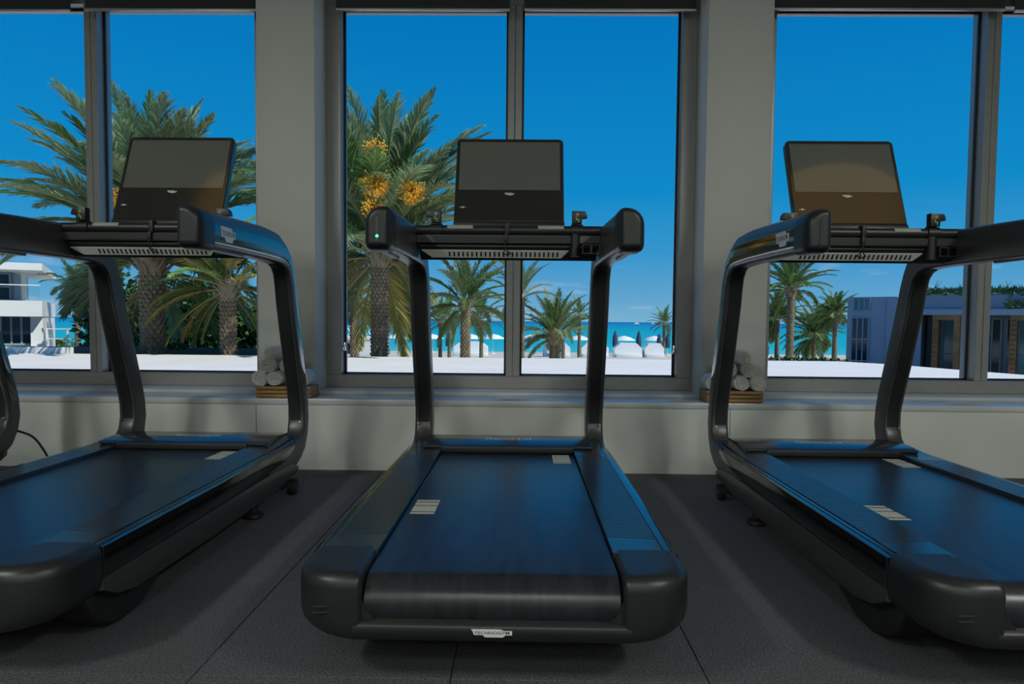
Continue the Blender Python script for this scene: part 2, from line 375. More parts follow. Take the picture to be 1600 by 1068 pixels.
def frame_rings(x_in, x_out, prof, fo=(0, 0), rin=.012, rout=.042):
    """rounded sections swept along the profile; x_out is the outer side"""
    rings = []
    for (a, b) in prof:
        A = Vector((a[0]-OY, a[1])); B = Vector((b[0]-OY, b[1])); d = B-A; L = d.length; u = d/L
        sec = rrect(0, L, 0, 1, 0, 1)
        pts = rrect(0, L, min(x_in, x_out), max(x_in, x_out), [0]*4, 1)
        if x_out > x_in: rad = [rin, rin, .014, rout]
        else: rad = [rout, .014, rin, rin]
        pts = rrect(0, L, min(x_in, x_out), max(x_in, x_out), rad, 4)
        rings.append([(p[1], A.x+u.x*p[0], A.y+u.y*p[0]) for p in pts])
    return rings
def sub_prof(prof, t0, t1, i0, i1):
    out = []
    for (a, b) in prof[i0:i1]:
        A = Vector(a); B = Vector(b); out.append((tuple(A.lerp(B, t0)), tuple(A.lerp(B, t1))))
    return out
def make_treadmill():
    T = empty('treadmill', (0, OY, 0))
    def y(v): return v-OY
    XI, XO = .335, .408
    # base frame under the deck
    bm = BM(); box(bm, -.335, .335, y(1.60), y(3.05), .075, .195, .01); build('chassis', bm, 'plastic_dark', T)
    # front motor hood
    hood_pts = [(2.855, .224), (2.862, .243), (2.88, .252), (3.0, .254), (3.10, .252), (3.17, .236), (3.21, .19), (3.20, .12), (3.12, .085), (2.86, .085)]
    bm = BM(); prism(bm, [(y(a), b) for a, b in hood_pts], 'x', -XI-.004, XI+.004, .004); hood = build('motor_hood', bm, 'rail_plastic', T)
    bm = BM(); box(bm, -.262, .262, y(2.838), y(2.874), .2225, .2475, .003); box(bm, -.338, .338, y(2.851), y(2.876), .238, .2485, .003); build('hood_lip', bm, 'channel_black', hood)
    lettering('TECHNOGYM', 'badge_silver', hood, (0, y(2.985), .2545), (0, 0, 0), .19, 1.3)
    # belt running over its rollers
    def belt_path(z, r, y0, y1, n=10):
        P = []
        for k in range(n+1):
            a = PI/2+PI*k/n; P.append((y0+r*math.cos(a), z-r+r*math.sin(a)))
        for k in range(n+1):
            a = -PI/2+PI*k/n; P.append((y1+r*math.cos(a), z-r+r*math.sin(a)))
        return P
    bm = BM(); ro = belt_path(.221, .058, 1.485, 2.90)
    loft(bm, [[(x, y(p[0]), p[1]) for p in ro] for x in (-.259, -.1, .1, .259)]); belt = build('running_belt', bm, 'belt_rubber', T)
    def marks(cx, ys, w):
        for k, (a, b) in enumerate(ys):
            bm = BM(); box(bm, cx-w/2, cx+w/2, y(a), y(b), .2208, .2216); build('belt_mark', bm, 'mark_beige', belt, smooth=0)
    marks(-.212, ((1.932, 1.948), (1.958, 2.015), (2.025, 2.055), (2.066, 2.082)), .066)
    marks(.208, ((2.655, 2.672), (2.682, 2.74), (2.75, 2.785), (2.795, 2.812)), .066)
    # foot rails with ribs
    for s in (-1, 1):
        a, b = .262, .378
        prof = [(1.585, .205), (1.585, .2335)]
        yy = 1.70; prof.append((yy, .2335))
        while yy < 2.74:
            prof += [(yy, .2337), (yy+.0030, .2337), (yy+.0058, .23475), (yy+.0130, .23475), (yy+.0158, .2337)]; yy += .0165
        prof += [(2.76, .2335), (2.90, .240), (2.96, .246), (3.06, .250), (3.06, .205)]
        x0, x1 = s*a, s*b
        bm = BM(); A = [bm.verts.new((x0, y(p[0]), p[1])) for p in prof]; B = [bm.verts.new((x1, y(p[0]), p[1]-.004)) for p in prof]
        for k in range(len(prof)-1): bm.faces.new((A[k], A[k+1], B[k+1], B[k]))
        lo_a = [bm.verts.new((x0, y(p[0]), .19)) for p in prof]; lo_b = [bm.verts.new((x1, y(p[0]), .19)) for p in prof]
        for k in range(len(prof)-1):
            if prof[k][0] != prof[k+1][0]:
                bm.faces.new((A[k], lo_a[k], lo_a[k+1], A[k+1])); bm.faces.new((B[k], B[k+1], lo_b[k+1], lo_b[k]))
        rail = build('foot_rail', bm, 'rail_plastic', T, smooth=20)
        bm = BM(); prism(bm, [(y(1.600), .19), (y(1.600), .2285), (y(2.86), .2285), (y(3.0), .234), (y(3.05), .236), (y(3.05), .19)], 'x', s*.3805, s*.3925, .0015, 1); build('rail_trim', bm, 'rail_plastic', rail)
        # side skirt, glossy side strip
        sk = [(1.602, .153), (2.80, .156), (2.95, .150), (3.05, .118), (3.02, .098), (2.9, .088), (2.75, .075), (2.2, .072), (1.75, .078), (1.67, .092), (1.602, .124)]
        bm = BM(); prism(bm, [(y(p), q) for p, q in sk], 'x', s*.33, s*.4088, .006); build('side_skirt', bm, 'plastic', T)
        up_ = [(1.602, .157), (1.602, .226), (2.85, .226), (2.97, .2245), (2.99, .213), (2.93, .190), (2.80, .170), (2.60, .159)]
        bm = BM(); prism(bm, [(y(p), q) for p, q in up_], 'x', s*.384, s*.4105, .003); build('side_strip', bm, 'gloss_black', T)
        # C-shaped side frame
        bm = BM(); loft(bm, frame_rings(s*XI, s*XO, PROF)); fr_ = build('side_frame', bm, 'plastic', T, smooth=40)
        bm = BM(); loft(bm, frame_rings(s*(XO-.008), s*(XO+.0022), sub_prof(PROF, .36, .93, 7, 20), rin=.001, rout=.004)); build('outer_panel', bm, 'gloss_black', fr_, smooth=40)
        # black channel on the user side of the post
        ch = []
        for (p, q) in PROF[6:16]:
            A_ = Vector(p); B_ = Vector(q); u = (B_-A_).normalized(); ch.append((tuple(B_-u*.01), tuple(B_+u*.003)))
        bm = BM(); loft(bm, frame_rings(s*(XI+.010), s*(XO-.010), ch, rin=.001, rout=.001)); chan = build('post_channel', bm, 'channel_black', fr_, smooth=40)
        bm = BM(); cyl(bm, (s*(XO-.016), y(3.112), .30), (s*(XO-.016), y(3.106), .30), .006, 10); build('screw', bm, 'chrome', fr_)
        # light inlay under the arm
        bm = BM(); box(bm, s*.372, s*.392, y(2.23), y(2.50), .9555, .962, .001, 1); build('under_inlay', bm, 'sensor_grey', fr_)
        # arm end cap
        bm = BM(); rings = []
        for yy, ins in ((2.215, .0), (2.15, .0), (2.138, .0015), (2.128, .0045), (2.120, .009), (2.1155, .013), (2.1135, .017), (2.1127, .020), (2.1127, .0225)):
            r_ = [.022, .022, .018+.012, .018+.012]
            if s > 0: rr = [.02, .02, .052, .022]
            else: rr = [.02, .02, .022, .052]
            pts = rrect(min(s*(XI-.003), s*(XO+.003))+ins, max(s*(XI-.003), s*(XO+.003))-ins, 0.950+ins, 1.080-ins, [max(.002, q-ins) for q in rr], 6)
            rings.append([(p[0], y(yy), p[1]) for p in pts])
        loft(bm, rings); cap = build('arm_cap', bm, 'plastic_dark', T, smooth=40)
        if s < 0:
            bm = BM(); prism(bm, rrect(-.374, -.366, .972, 1.046, .0038, 3), 'y', y(2.1105), y(2.116)); build('key_slot', bm, 'gloss_black', cap)
        badge(fr_, 'arm_badge', .115, .046, (s*(XO+.0022), y(2.315), 1.010), (PI/2, 0, s*PI/2))
        # wheels and feet
        bm = BM(); cyl(bm, (s*.368, y(3.03), .034), (s*.398, y(3.03), .034), .034, 24); wh = build('transport_wheel', bm, 'tyre_black', T)
        bm = BM(); cyl(bm, (s*.3975, y(3.03), .034), (s*.402, y(3.03), .034), .015, 16); build('hub', bm, 'plastic', wh)
        bm = BM(); box(bm, .34 if s > 0 else -.366, .366 if s > 0 else -.34, y(2.97), y(3.06), .03, .12, .01); build('wheel_bracket', bm, 'plastic_dark', T)
        bm = BM(); loft(bm, [[(s*.355+r*math.cos(2*PI*k/20), y(2.66)+r*math.sin(2*PI*k/20), z) for k in range(20)] for r, z in ((.030, 0), (.036, .006), (.034, .018), (.016, .026), (.014, .09))]); build('levelling_foot', bm, 'tyre_black', T)
        ft = [(1.58, .11), (1.62, .045), (1.68, .010), (1.74, .0), (1.82, .004), (1.90, .035), (1.96, .075), (1.97, .11)]
        bm = BM(); prism(bm, [(y(p), q) for p, q in ft], 'x', s*.30, s*.378, .012, 3); build('rear_foot', bm, 'tyre_black', T)
    # rear cap: two rounded corner blocks joined by a low bar
    bm = BM()
    for s in (-1, 1):
        rings = []
        for z, ix, iy in ((.098, .085, .018), (.1005, .062, .010), (.107, .038, .004), (.118, .018, .0012), (.132, .005, 0), (.150, 0, 0), (.205, 0, 0), (.220, .002, .002), (.229, .008, .008), (.2345, .018, .018), (.2358, .028, .028), (.2358, .034, .034)):
            pts = rrect(.264+(min(ix*.5, .012) if z > .2 else 0), .409-ix, y(1.415)+iy, y(1.600), [.012, .10-ix*.4, .004, .004], 8)
            rings.append([(s*p[0], p[1], z) for p in pts])
        loft(bm, rings)
    bar = [(1.425, .1005), (1.419, .107), (1.4155, .118), (1.415, .131), (1.418, .1355), (1.442, .147), (1.50, .147), (1.50, .098), (1.433, .098)]
    prism(bm, [(y(p), q) for p, q in bar], 'x', -.28, .28)
    for s in (-1, 1):   # fillet between block and bar
        prism(bm, [(s*.30, .14), (s*.264, .14), (s*.264, .185), (s*.258, .168), (s*.248, .152), (s*.238, .145), (s*.24, .14)], 'y', y(1.425), y(1.50))
    cap = build('rear_cap', bm, 'plastic_dark', T, smooth=40)
    bm = BM(); box(bm, -.26, .26, y(1.437), y(1.56), .120, .150); build('belt_guard', bm, 'channel_black', cap, smooth=0)
    badge(cap, 'rear_badge', .082, .016, (0, y(1.4145)-.0008, .1225), (PI/2, 0, 0))
    for z in (.170, .158):
        bm = BM(); box(bm, -.360, -.330, y(1.4138), y(1.418), z, z+.0015); build('moulded_line', bm, 'plastic', cap, smooth=0)
    # handlebar, tray and controls between the arms
    bm = BM(); cyl(bm, (-XI-.025, y(2.66), 1.074), (XI+.025, y(2.66), 1.074), .0180, 20); hb = build('handlebar', bm, 'plastic_dark', T)
    for cx in (-.175, .155):
        bm = BM(); rings = [[(xx, y(2.66)+.0197*math.sin(a), 1.074+.0192*math.cos(a)) for a in [-1.35+2.2*k/8 for k in range(9)]] for xx in (cx-.047, cx+.047)]
        loft(bm, rings, closed=False); build('hand_sensor', bm, 'sensor_grey', hb)
    bm = BM(); prism(bm, [(y(2.645), 1.055), (y(2.645), 1.028), (y(2.67), 1.018), (y(2.90), 1.028), (y(2.90), 1.062), (y(2.70), 1.070)], 'x', -XI, XI, .003); tray = build('console_tray', bm, 'plastic', T)
    bm = BM(); prism(bm, [(-.285, 1.0525), (.26, 1.0525), (.24, 1.031), (-.265, 1.031)], 'y', y(2.642), y(2.6455)); build('tray_recess', bm, 'channel_black', tray, smooth=0)
    # ventilation grille facing down to the runner
    def gp(t, x, off=0):    # point on the sloped underside
        p = Vector((0, y(2.655), 1.016)).lerp(Vector((0, y(2.690), .976)), t); return (x, p.y-off*.75, p.z-off*.66)
    bm = BM(); prism(bm, [(y(2.655), 1.020), (y(2.655), 1.014), (y(2.690), .974), (y(2.70), .969), (y(2.72), .974), (y(2.90), 1.03)], 'x', -.325, .325, .002); under = build('vent_housing', bm, 'plastic_dark', T)
    bm = BM(); A = [bm.verts.new(p) for p in (gp(.30, -.318, .004), gp(.30, .222, .004), gp(.92, .195, .004), gp(.92, -.280, .004))]
    B = [bm.verts.new(p) for p in (gp(.30, -.318, -.002), gp(.30, .222, -.002), gp(.92, .195, -.002), gp(.92, -.280, -.002))]
    bm.faces.new(A); bm.faces.new(B[::-1])
    for k in range(4): bm.faces.new((A[k], B[k], B[(k+1) % 4], A[(k+1) % 4]))
    gr = build('vent_grille', bm, 'grille_grey', under, smooth=0)
    sl = None
    for k in range(25):
        x = -.215+.0165*k
        bm = BM(); q = [gp(t, x+dx, .0052) for t, dx in ((.42, -.0028), (.42, .0028), (.80, .0028), (.80, -.0028))]; q2 = [gp(t, x+dx, .003) for t, dx in ((.42, -.0028), (.42, .0028), (.80, .0028), (.80, -.0028))]
        if sl is None: slot_bm = BM()
        sl = True
        A = [slot_bm.verts.new(p) for p in q]; B = [slot_bm.verts.new(p) for p in q2]; slot_bm.faces.new(A)
        for j in range(4): slot_bm.faces.new((A[j], B[j], B[(j+1) % 4], A[(j+1) % 4]))
        bm.free()
    build('vent_slots', slot_bm, 'channel_black', under, smooth=0)
    # thumb controls
    for s, cx in ((-1, -.262), (1, .250)):
        bm = BM(); prism(bm, [(cx-s*.018, 1.098), (cx+s*.016, 1.098), (cx+s*.017, 1.116), (cx+s*.036, 1.118), (cx+s*.034, 1.132), (cx+s*.028, 1.142), (cx-s*.018, 1.144)], 'y', y(2.635), y(2.668), .003); jo = build('thumb_control', bm, 'plastic_dark', T)
        bm = BM(); rings = [[(xx, y(2.66)+.024*math.sin(a), 1.074+.0235*math.cos(a)) for a in [2*PI*k/20 for k in range(20)]] for xx in (cx-.021, cx+.021)]; loft(bm, rings); build('clamp', bm, 'plastic_dark', jo)
        bm = BM(); c0 = cx
        for (u, v, du, dv) in ((0, 1.130, .007, .0018), (0, 1.130, .0018, .007), (0, 1.112, .006, .0016), (-.004, 1.117, .0015, .005), (.004, 1.107, .0015, .005)):
            box(bm, c0+u-du, c0+u+du, y(2.6335), y(2.6365), v-dv, v+dv)
        build('control_mark', bm, 'mark_green', jo, smooth=0)
    # cup-like holder and square sockets at the right arm
    bm = BM(); cyl(bm, (.243, y(2.648), 1.060), (.243, y(2.648), .980), .0175, 18); build('cord_holder', bm, 'channel_black', T)
    bm = BM()
    for c0 in (.285, .318):
        for (u0, u1, w0, w1) in ((-.016, .016, .990, .9935), (-.016, .016, 1.0205, 1.024), (-.016, -.0125, .990, 1.024), (.0125, .016, .990, 1.024)): box(bm, c0+u0, c0+u1, y(2.640), y(2.70), w0, w1)
        box(bm, c0-.014, c0+.014, y(2.68), y(2.70), .99, 1.024)
    build('accessory_socket', bm, 'plastic_dark', T, smooth=0)
    # stop key and its cord
    bm = BM(); box(bm, -.012, .004, y(2.634), y(2.668), 1.055, 1.100, .003); box(bm, -.014, -.002, y(2.628), y(2.645), 1.03, 1.058, .003)
    key = build('stop_key', bm, 'channel_black', T)
    bm = BM(); tube(bm, [(-.004, y(2.632), 1.05), (-.010, y(2.63), 1.02), (-.004, y(2.635), .998), (.010, y(2.65), .990), (.0, y(2.67), .985), (-.018, y(2.66), .992), (-.012, y(2.64), 1.0)], .0022, 6); build('key_cord', bm, 'cord_black', key)
    # display panel, leaning back
    dp = empty('display_mount'); dp.parent = T
    bpy.data.objects.remove(dp)
    c0 = Vector((0, y(2.745), 1.108)); dv = Vector((0, .142, .352)); u = dv.normalized(); nrm = Vector((0, -u.z, u.y)); H = dv.length
    def dpt(x, v, d): p = c0+u*v-nrm*d; return (x, p.y, p.z)
    def slab(pts, d0, d1, bev=0):
        bm = BM(); A = [bm.verts.new(dpt(p[0], p[1], d0)) for p in pts]; B = [bm.verts.new(dpt(p[0], p[1], d1)) for p in pts]; n = len(pts)
        f1 = bm.faces.new(A); f2 = bm.faces.new(B[::-1])
        fs = [f1, f2]+[bm.faces.new((A[i], B[i], B[(i+1) % n], A[(i+1) % n])) for i in range(n)]
        bmesh.ops.recalc_face_normals(bm, faces=fs)
        if bev: bmesh.ops.bevel(bm, geom=list({e for f in (f1, f2) for e in f.edges}), offset=bev, segments=2, profile=.5, affect='EDGES')
        return bm
    W2 = .2085
    disp = build('display', slab(rrect(-W2, W2, .012, H, [.003, .003, .018, .018], 5), 0, .030, .003), 'bezel_black', T, smooth=12)
    build('screen', slab(rrect(-W2+.014, W2-.014, .148, H-.016, .002, 1), -.0012, .002), 'screen_glass', disp, smooth=0)
    build('display_hinge', slab(rrect(-W2-.001, W2+.001, -.012, .010, .003, 2), -.003, .034, .002), 'plastic_dark', disp)
    bd = badge(disp, 'display_badge', .036, .010, dpt(0, .130, -.0004), (PI/2-math.atan2(.142, .352), 0, 0))
    bm = slab(disc_pts(.0042, 12, (-W2+.032, .072)), -.001, .001)
    for dx in (-.009, .009):
        A = slab(disc_pts(.0022, 8, (-W2+.032+dx, .072)), -.001, .001); me_ = bpy.data.meshes.new('t'); A.to_mesh(me_); A.free(); bm.from_mesh(me_); bpy.data.meshes.remove(me_)
    build('headphone_mark', bm, 'badge_silver', disp, smooth=0)
    bm = BM(); box(bm, -.10, .10, y(2.79), y(2.88), 1.055, 1.105, .01); box(bm, -.06, .06, y(2.84), y(2.88), 1.09, 1.22, .01); build('display_neck', bm, 'plastic_dark', T)
    return T
TM = make_treadmill()
index_children()
tlabels = ['black treadmill in the middle, facing the middle window, green light on its arm', 'black treadmill on the left, before the big palm, its right arm reflecting blue sky', 'black treadmill on the right with an amber reflection across its tilted screen', 'black treadmill cut off by the left edge, only its curved upright showing']
TX = [-.056, -1.355, 1.228, -2.655]
TT = []
for k, (x, lab) in enumerate(zip(TX, tlabels)):
    t = TM if k == 0 else copy_tree(TM)
    t.location = (x, OY, 0); tag(t, lab, 'treadmill', 'row of treadmills'); TT.append(t)
bm = BM(); bmesh.ops.create_icosphere(bm, subdivisions=2, radius=.0045)
led = build('status_light', bm, 'led_green', TM); led.location = (-.370, 2.1105-OY, .988); led['label'] = 'small glowing green light'
# power cord of the leftmost machine
def smooth_path(P, n=6):
    P = [Vector(p) for p in P]; out = []
    for i in range(len(P)-1):
        a, b, c, d = P[max(i-1, 0)], P[i], P[i+1], P[min(i+2, len(P)-1)]
        for k in range(n):
            t = k/n; out.append(.5*((2*b)+(c-a)*t+(2*a-5*b+4*c-d)*t*t+(3*b-a-3*c+d)*t*t*t))
    return out+[P[-1]]
o4 = Vector((TX[3], OY, 0))
bm = BM(); tube(bm, [p-o4 for p in smooth_path([(-2.27, 3.19, .235), (-2.225, 3.235, .20), (-2.195, 3.26, .14), (-2.18, 3.29, .07), (-2.175, 3.31, .02), (-2.25, 3.34, .008), (-2.5, 3.34, .007)])], .005, 8)
crd = build('power_cord', bm, 'cord_black', TT[3])
bm = BM(); tube(bm, [p-o4 for p in smooth_path([(-2.40, 3.16, .012), (-2.28, 3.23, .018), (-2.17, 3.31, .028), (-2.06, 3.40, .040)])], .010, 8)
for vv in ((-2.085, -1.995, 3.385, 3.445, .028, .066),): box(bm, vv[0]-o4.x, vv[1]-o4.x, vv[2]-o4.y, vv[3]-o4.y, vv[4], vv[5], .010)
build('power_plug', bm, 'cord_black', crd)

# ------------------------------------------------------------------ towels on slatted trays
def tray(x0, x1, lab):
    y0, y1, z = 3.548, 3.70, ZS
    t = empty('wooden_tray', ((x0+x1)/2, (y0+y1)/2, z)); tag(t, lab, 'tray', 'wooden towel trays'); hx, hy = (x1-x0)/2, (y1-y0)/2
    for k in range(3):
        z0 = .004+.019*k
        for s in (-1, 1):
            bm = BM(); box(bm, -hx+.001, hx-.001, s*hy-(.010 if s > 0 else 0), s*hy+(0 if s > 0 else .010), z0, z0+.0155, .002); build('slat', bm, 'bamboo', t)
    for sx_ in (-1, 1):
        for sy in (-1, 1):
            bm = BM(); xa = sx_*(hx-.010); box(bm, xa-.008, xa+.008, sy*(hy-.015)-.006, sy*(hy-.015)+.006, 0, .060, .002); build('corner_post', bm, 'bamboo', t)
        bm = BM(); xa = sx_*(hx-.003); box(bm, xa-.003, xa+.003, -hy+.01, hy-.01, .006, .058, .002); build('side_board', bm, 'bamboo', t)
    bm = BM(); box(bm, -hx+.005, hx-.005, -hy+.010, hy-.010, .048, .058, .002); build('top_board', bm, 'bamboo', t)
    return t
tray(-1.318, -1.045, 'slatted wooden tray under the towels beside the left treadmill')
tray(.905, 1.183, 'slatted wooden tray under the towels beside the right treadmill')
def towel(loc, r, L, rz, lab, seed, flat=1.0):
    """a towel rolled up tight: soft round body, spiral fold showing in both ends"""
    q = random.Random(seed); n = 56; turns = 3.4; bm = BM(); rings = []
    ph = [q.uniform(0, 6.28) for _ in range(4)]
    def wob(a): return 1+.025*math.sin(2*a+ph[0])+.02*math.sin(3*a+ph[1])+.012*math.sin(7*a+ph[2])
    def groove(f, a):
        u = (f*turns-a/(2*PI)+ph[3]) % 1.0; d = min(u, 1-u)
        return .012*max(0, 1-d/.30)
    radial = [.03+.97*k/26 for k in range(27)]
    def end(sgn):
        R = []
        for f in radial:
            ff = f*.96
            R.append([(r*ff*wob(a)*math.cos(a), sgn*(L/2+.004*(1-f*f)-groove(f, a)*(1 if f < .97 else .3)), r*ff*wob(a)*math.sin(a)*flat) for a in [2*PI*k/n for k in range(n)]])
        return R
    E1 = end(-1); E2 = end(1)
    body = [[(r*sc*wob(a)*math.cos(a), yy, r*sc*wob(a)*math.sin(a)*flat) for a in [2*PI*k/n for k in range(n)]] for yy, sc in ((-L/2+.006, 1.0), (-L/2+.02, 1.01), (0, 1.015), (L/2-.02, 1.01), (L/2-.006, 1.0))]
    loft(bm, E1+body+E2[::-1])
    # loose hem along the roll
    a0 = q.uniform(-2.6, -.6)
    rings = [[(r*(1.0+t)*math.cos(a0+u)*1.02, yy, r*(1.0+t)*math.sin(a0+u)*flat) for u, t in ((0, .0), (.02, .07), (.12, .09), (.5, .03), (.6, -.02))] for yy in (-L/2+.004, -L/4, 0, L/4, L/2-.004)]
    loft(bm, rings)
    o = build('rolled_towel', bm, 'towel_white', smooth=60); o.location = loc; o.rotation_euler = (0, 0, rz)
    tag(o, lab, 'towel', 'rolled towels on the sill'); return o
R_ = .0395; zt = ZS+.060+R_*.97; dz = R_*1.62
def stack(xs, side, sgn):
    near, far = ('left end', 'right end') if sgn < 0 else ('right end', 'left end')
    b = [(xs[0], 'rolled white towel at the outer, window-side end of the bottom row, %s tray' % side), (xs[1], 'rolled white towel in the middle of the bottom row, %s tray' % side), (xs[2], 'rolled white towel peeking out behind the upright, bottom row, %s tray' % side)]
    for k, (x, l) in enumerate(b): towel((x, 3.628+.004*k, zt), R_*(1, 1.0, .98)[k], .16, (.06, -.05, .08)[k]*-sgn, l, 3+k+(7 if sgn > 0 else 0), (1, .93, .97)[k])
    towel(((xs[0]+xs[1])/2, 3.63, zt+dz), R_*.95, .16, -.10*sgn, 'rolled white towel in the second row, outer side, %s tray' % side, 9+sgn, .97)
    towel(((xs[1]+xs[2])/2, 3.63, zt+dz), R_*.95, .16, .05*sgn, 'rolled white towel in the second row half behind the upright, %s tray' % side, 12+sgn, .96)
    towel((xs[1]+sgn*.005, 3.63, zt+2*dz-.004), R_*.9, .15, -.42 if sgn < 0 else .10, 'rolled white towel on top of the pile, %s tray' % side, 15+sgn, .97)
stack((-1.303, -1.222, -1.098), 'left', -1)
stack((1.160, 1.074, .950), 'right', 1)

# ------------------------------------------------------------------ outdoors: terrace, ground, sea
bm = BM(); prism(bm, [(-30, 4.2), (8.9, 4.2), (7.62, 11.0), (7.22, 12.3), (6.95, 13.5), (6.3, 14.5), (-30, 14.55)], 'z', -.35, 0); struct(build('terrace', bm, 'terrace_white', smooth=0), 'bright white terrace outside the windows')
raw_v = [(-200, 14, -.9), (200, 14, -.9), (200, 40, -1.6), (-200, 40, -1.6), (200, 106, -3.75), (-200, 106, -3.75)]
struct(raw('ground', raw_v, [(0, 1, 2, 3), (3, 2, 4, 5)], 'sand'), 'pale sand between terrace and sea')
bm = BM(); bmesh.ops.create_grid(bm, x_segments=1, y_segments=1, size=1)
for v in bm.verts: v.co = Vector((v.co.x*9000, 96+(v.co.y+1)*6000, 0))
sea = build('sea', bm, 'sea_water', smooth=0); sea.location = (0, 0, -3.6); struct(sea, 'turquoise sea reaching to the horizon')
bm = BM(); box(bm, -2.4-1.9, -1.6, 14.6, 17.0, -.95, -.3, .02); box(bm, -13.2, -5.6, 14.6, 18.5, -.95, -.02, .02); box(bm, 5.5, 10, 16, 18.4, -1.0, -.35, .02); struct(build('planting_bed', bm, 'soil'), 'dark soil bed below the left palms')
bm = BM(); box(bm, -30, -9.3, 14.6, 14.85, -.4, .12, .01); struct(build('kerb', bm, 'white_render'), 'low white kerb at the left terrace edge')

# palms
def frond_mesh(kind, e0, droop, seed, npair, ll, vup, lw, fm):
    q = random.Random(seed); V, F, MI = [], [], []
    N = 14; pts = []; p = Vector((0, 0, 0)); side_bend = q.uniform(-.12, .12)
    for i in range(N+1):
        s = i/N; e = e0-droop*s**1.4; pts.append((p.copy(), e))
        p = p+Vector((math.cos(e), side_bend*s, math.sin(e)))/N
    def pos(s):
        f = min(s*N, N-1e-6); i = int(f); t = f-i; return pts[i][0].lerp(pts[i+1][0], t), pts[i][1]+(pts[i+1][1]-pts[i][1])*t
    # rachis: three sided taper
    for i in range(N+1):
        c, e = pts[i]; w = .011*(1-.85*i/N)+.0015; upv = Vector((-math.sin(e), 0, math.cos(e)))
        V += [c+Vector((0, -w, 0)), c+Vector((0, w, 0)), c-upv*w*1.2]
        if i:
            b = 3*i; a = b-3
            for k in range(3): F.append((a+k, a+(k+1) % 3, b+(k+1) % 3, b+k)); MI.append(1)
    for j in range(npair):
        s = .13+.86*(j+.5)/npair
        c, e = pos(s); t = Vector((math.cos(e), 0, math.sin(e))); upv = Vector((-math.sin(e), 0, math.cos(e)))
        prof = (math.sin(PI*(.18+.74*s))**.8)*(1 if s < .85 else 1-.5*(s-.85)/.15)
        for sd_ in (-1, 1):
            L = ll*prof*q.uniform(.85, 1.12); ang = math.radians(52-30*s)+q.uniform(-.12, .12)
            d = t*math.cos(ang)+(Vector((0, sd_, 0))*math.cos(vup)+upv*math.sin(vup+q.uniform(-.25, .25))).normalized()*math.sin(ang)
            d.normalize(); wv = t.cross(d); wv = (t*.8+upv*.35*q.uniform(-1, 1)).normalized(); wv = (wv-d*wv.dot(d)).normalized()*lw*(.6+.4*prof)
            m1 = c+d*L*.45; m1.z -= .02*L; tip = c+d*L; tip.z -= L*.16*(1+.6*q.random())
            b = len(V); V += [c-wv*.5, c+wv*.5, m1+wv, m1-wv, tip]
            F += [(b, b+1, b+2, b+3), (b+3, b+2, b+4)]; MI += [0, 0]
    me = bpy.data.meshes.new('frond'); me.from_pydata([tuple(v) for v in V], [], F); me.materials.append(M[fm]); me.materials.append(M['rachis_tan'])
    me.polygons.foreach_set('material_index', MI); me.update(); return me
CLS = [(math.radians(80), .55), (math.radians(62), .75), (math.radians(44), .95), (math.radians(22), 1.0), (math.radians(0), .95), (math.radians(-28), .75), (math.radians(-52), .5)]
FR = {}
def fronds(kind):
    if kind in FR: return FR[kind]
    P = dict(date=('frond_grey', 90, .215, .45, .0060), green=('frond_green', 66, .20, .38, .0075), yellow=('frond_yellow', 46, .20, .1, .009), coco=('frond_green', 44, .27, .08, .012), dry=('frond_dry', 34, .13, .2, .008))[kind]
    sd0 = dict(date=1, green=2, yellow=3, coco=4, dry=5)[kind]*50
    FR[kind] = [[frond_mesh(kind, e, d*(1.25 if kind == 'coco' else 1), sd0+7*k+v, P[1], P[2], P[3], P[4], P[0]) for v in range(3)] for k, (e, d) in enumerate(CLS)]
    return FR[kind]
def trunk(name_parent, h, r0, r1, lean, boots):
    bm = BM(); n = 12; rings = []
    for i in range(9):
        s = i/8; r = r0+(r1-r0)*s; rings.append([(lean[0]*s*s+r*math.cos(2*PI*k/n), lean[1]*s*s+r*math.sin(2*PI*k/n), h*s) for k in range(n)])
    loft(bm, rings); tk = build('trunk', bm, 'trunk_bark', name_parent, smooth=50)
    if boots:
        V, F = [], []; pitch = .085*boots; rows = int(h/pitch); nn = 11
        for i in range(rows):
            s = (i+.5)/rows; r = (r0+(r1-r0)*s)*1.01; cx, cy, z = lean[0]*s*s, lean[1]*s*s, h*s
            for k in range(nn):
                a = 2*PI*(k+.5*(i % 2))/nn; da = PI/nn*.92; b = len(V); q = rnd.uniform(.8, 1.2)
                def P(aa, rr, zz): return (cx+rr*math.cos(aa), cy+rr*math.sin(aa), zz)
                V += [P(a, r*.98, z-pitch*.9), P(a-da, r*.99, z), P(a, r*.99, z+pitch*.7), P(a+da, r*.99, z), P(a, r+.045*boots*q, z+pitch*.42)]
                F += [(b, b+1, b+4), (b+1, b+2, b+4), (b+2, b+3, b+4), (b+3, b, b+4)]
        bo = raw('leaf_bases', V, F, 'boot_bark', name_parent); bo['kind'] = 'stuff'
    return tk
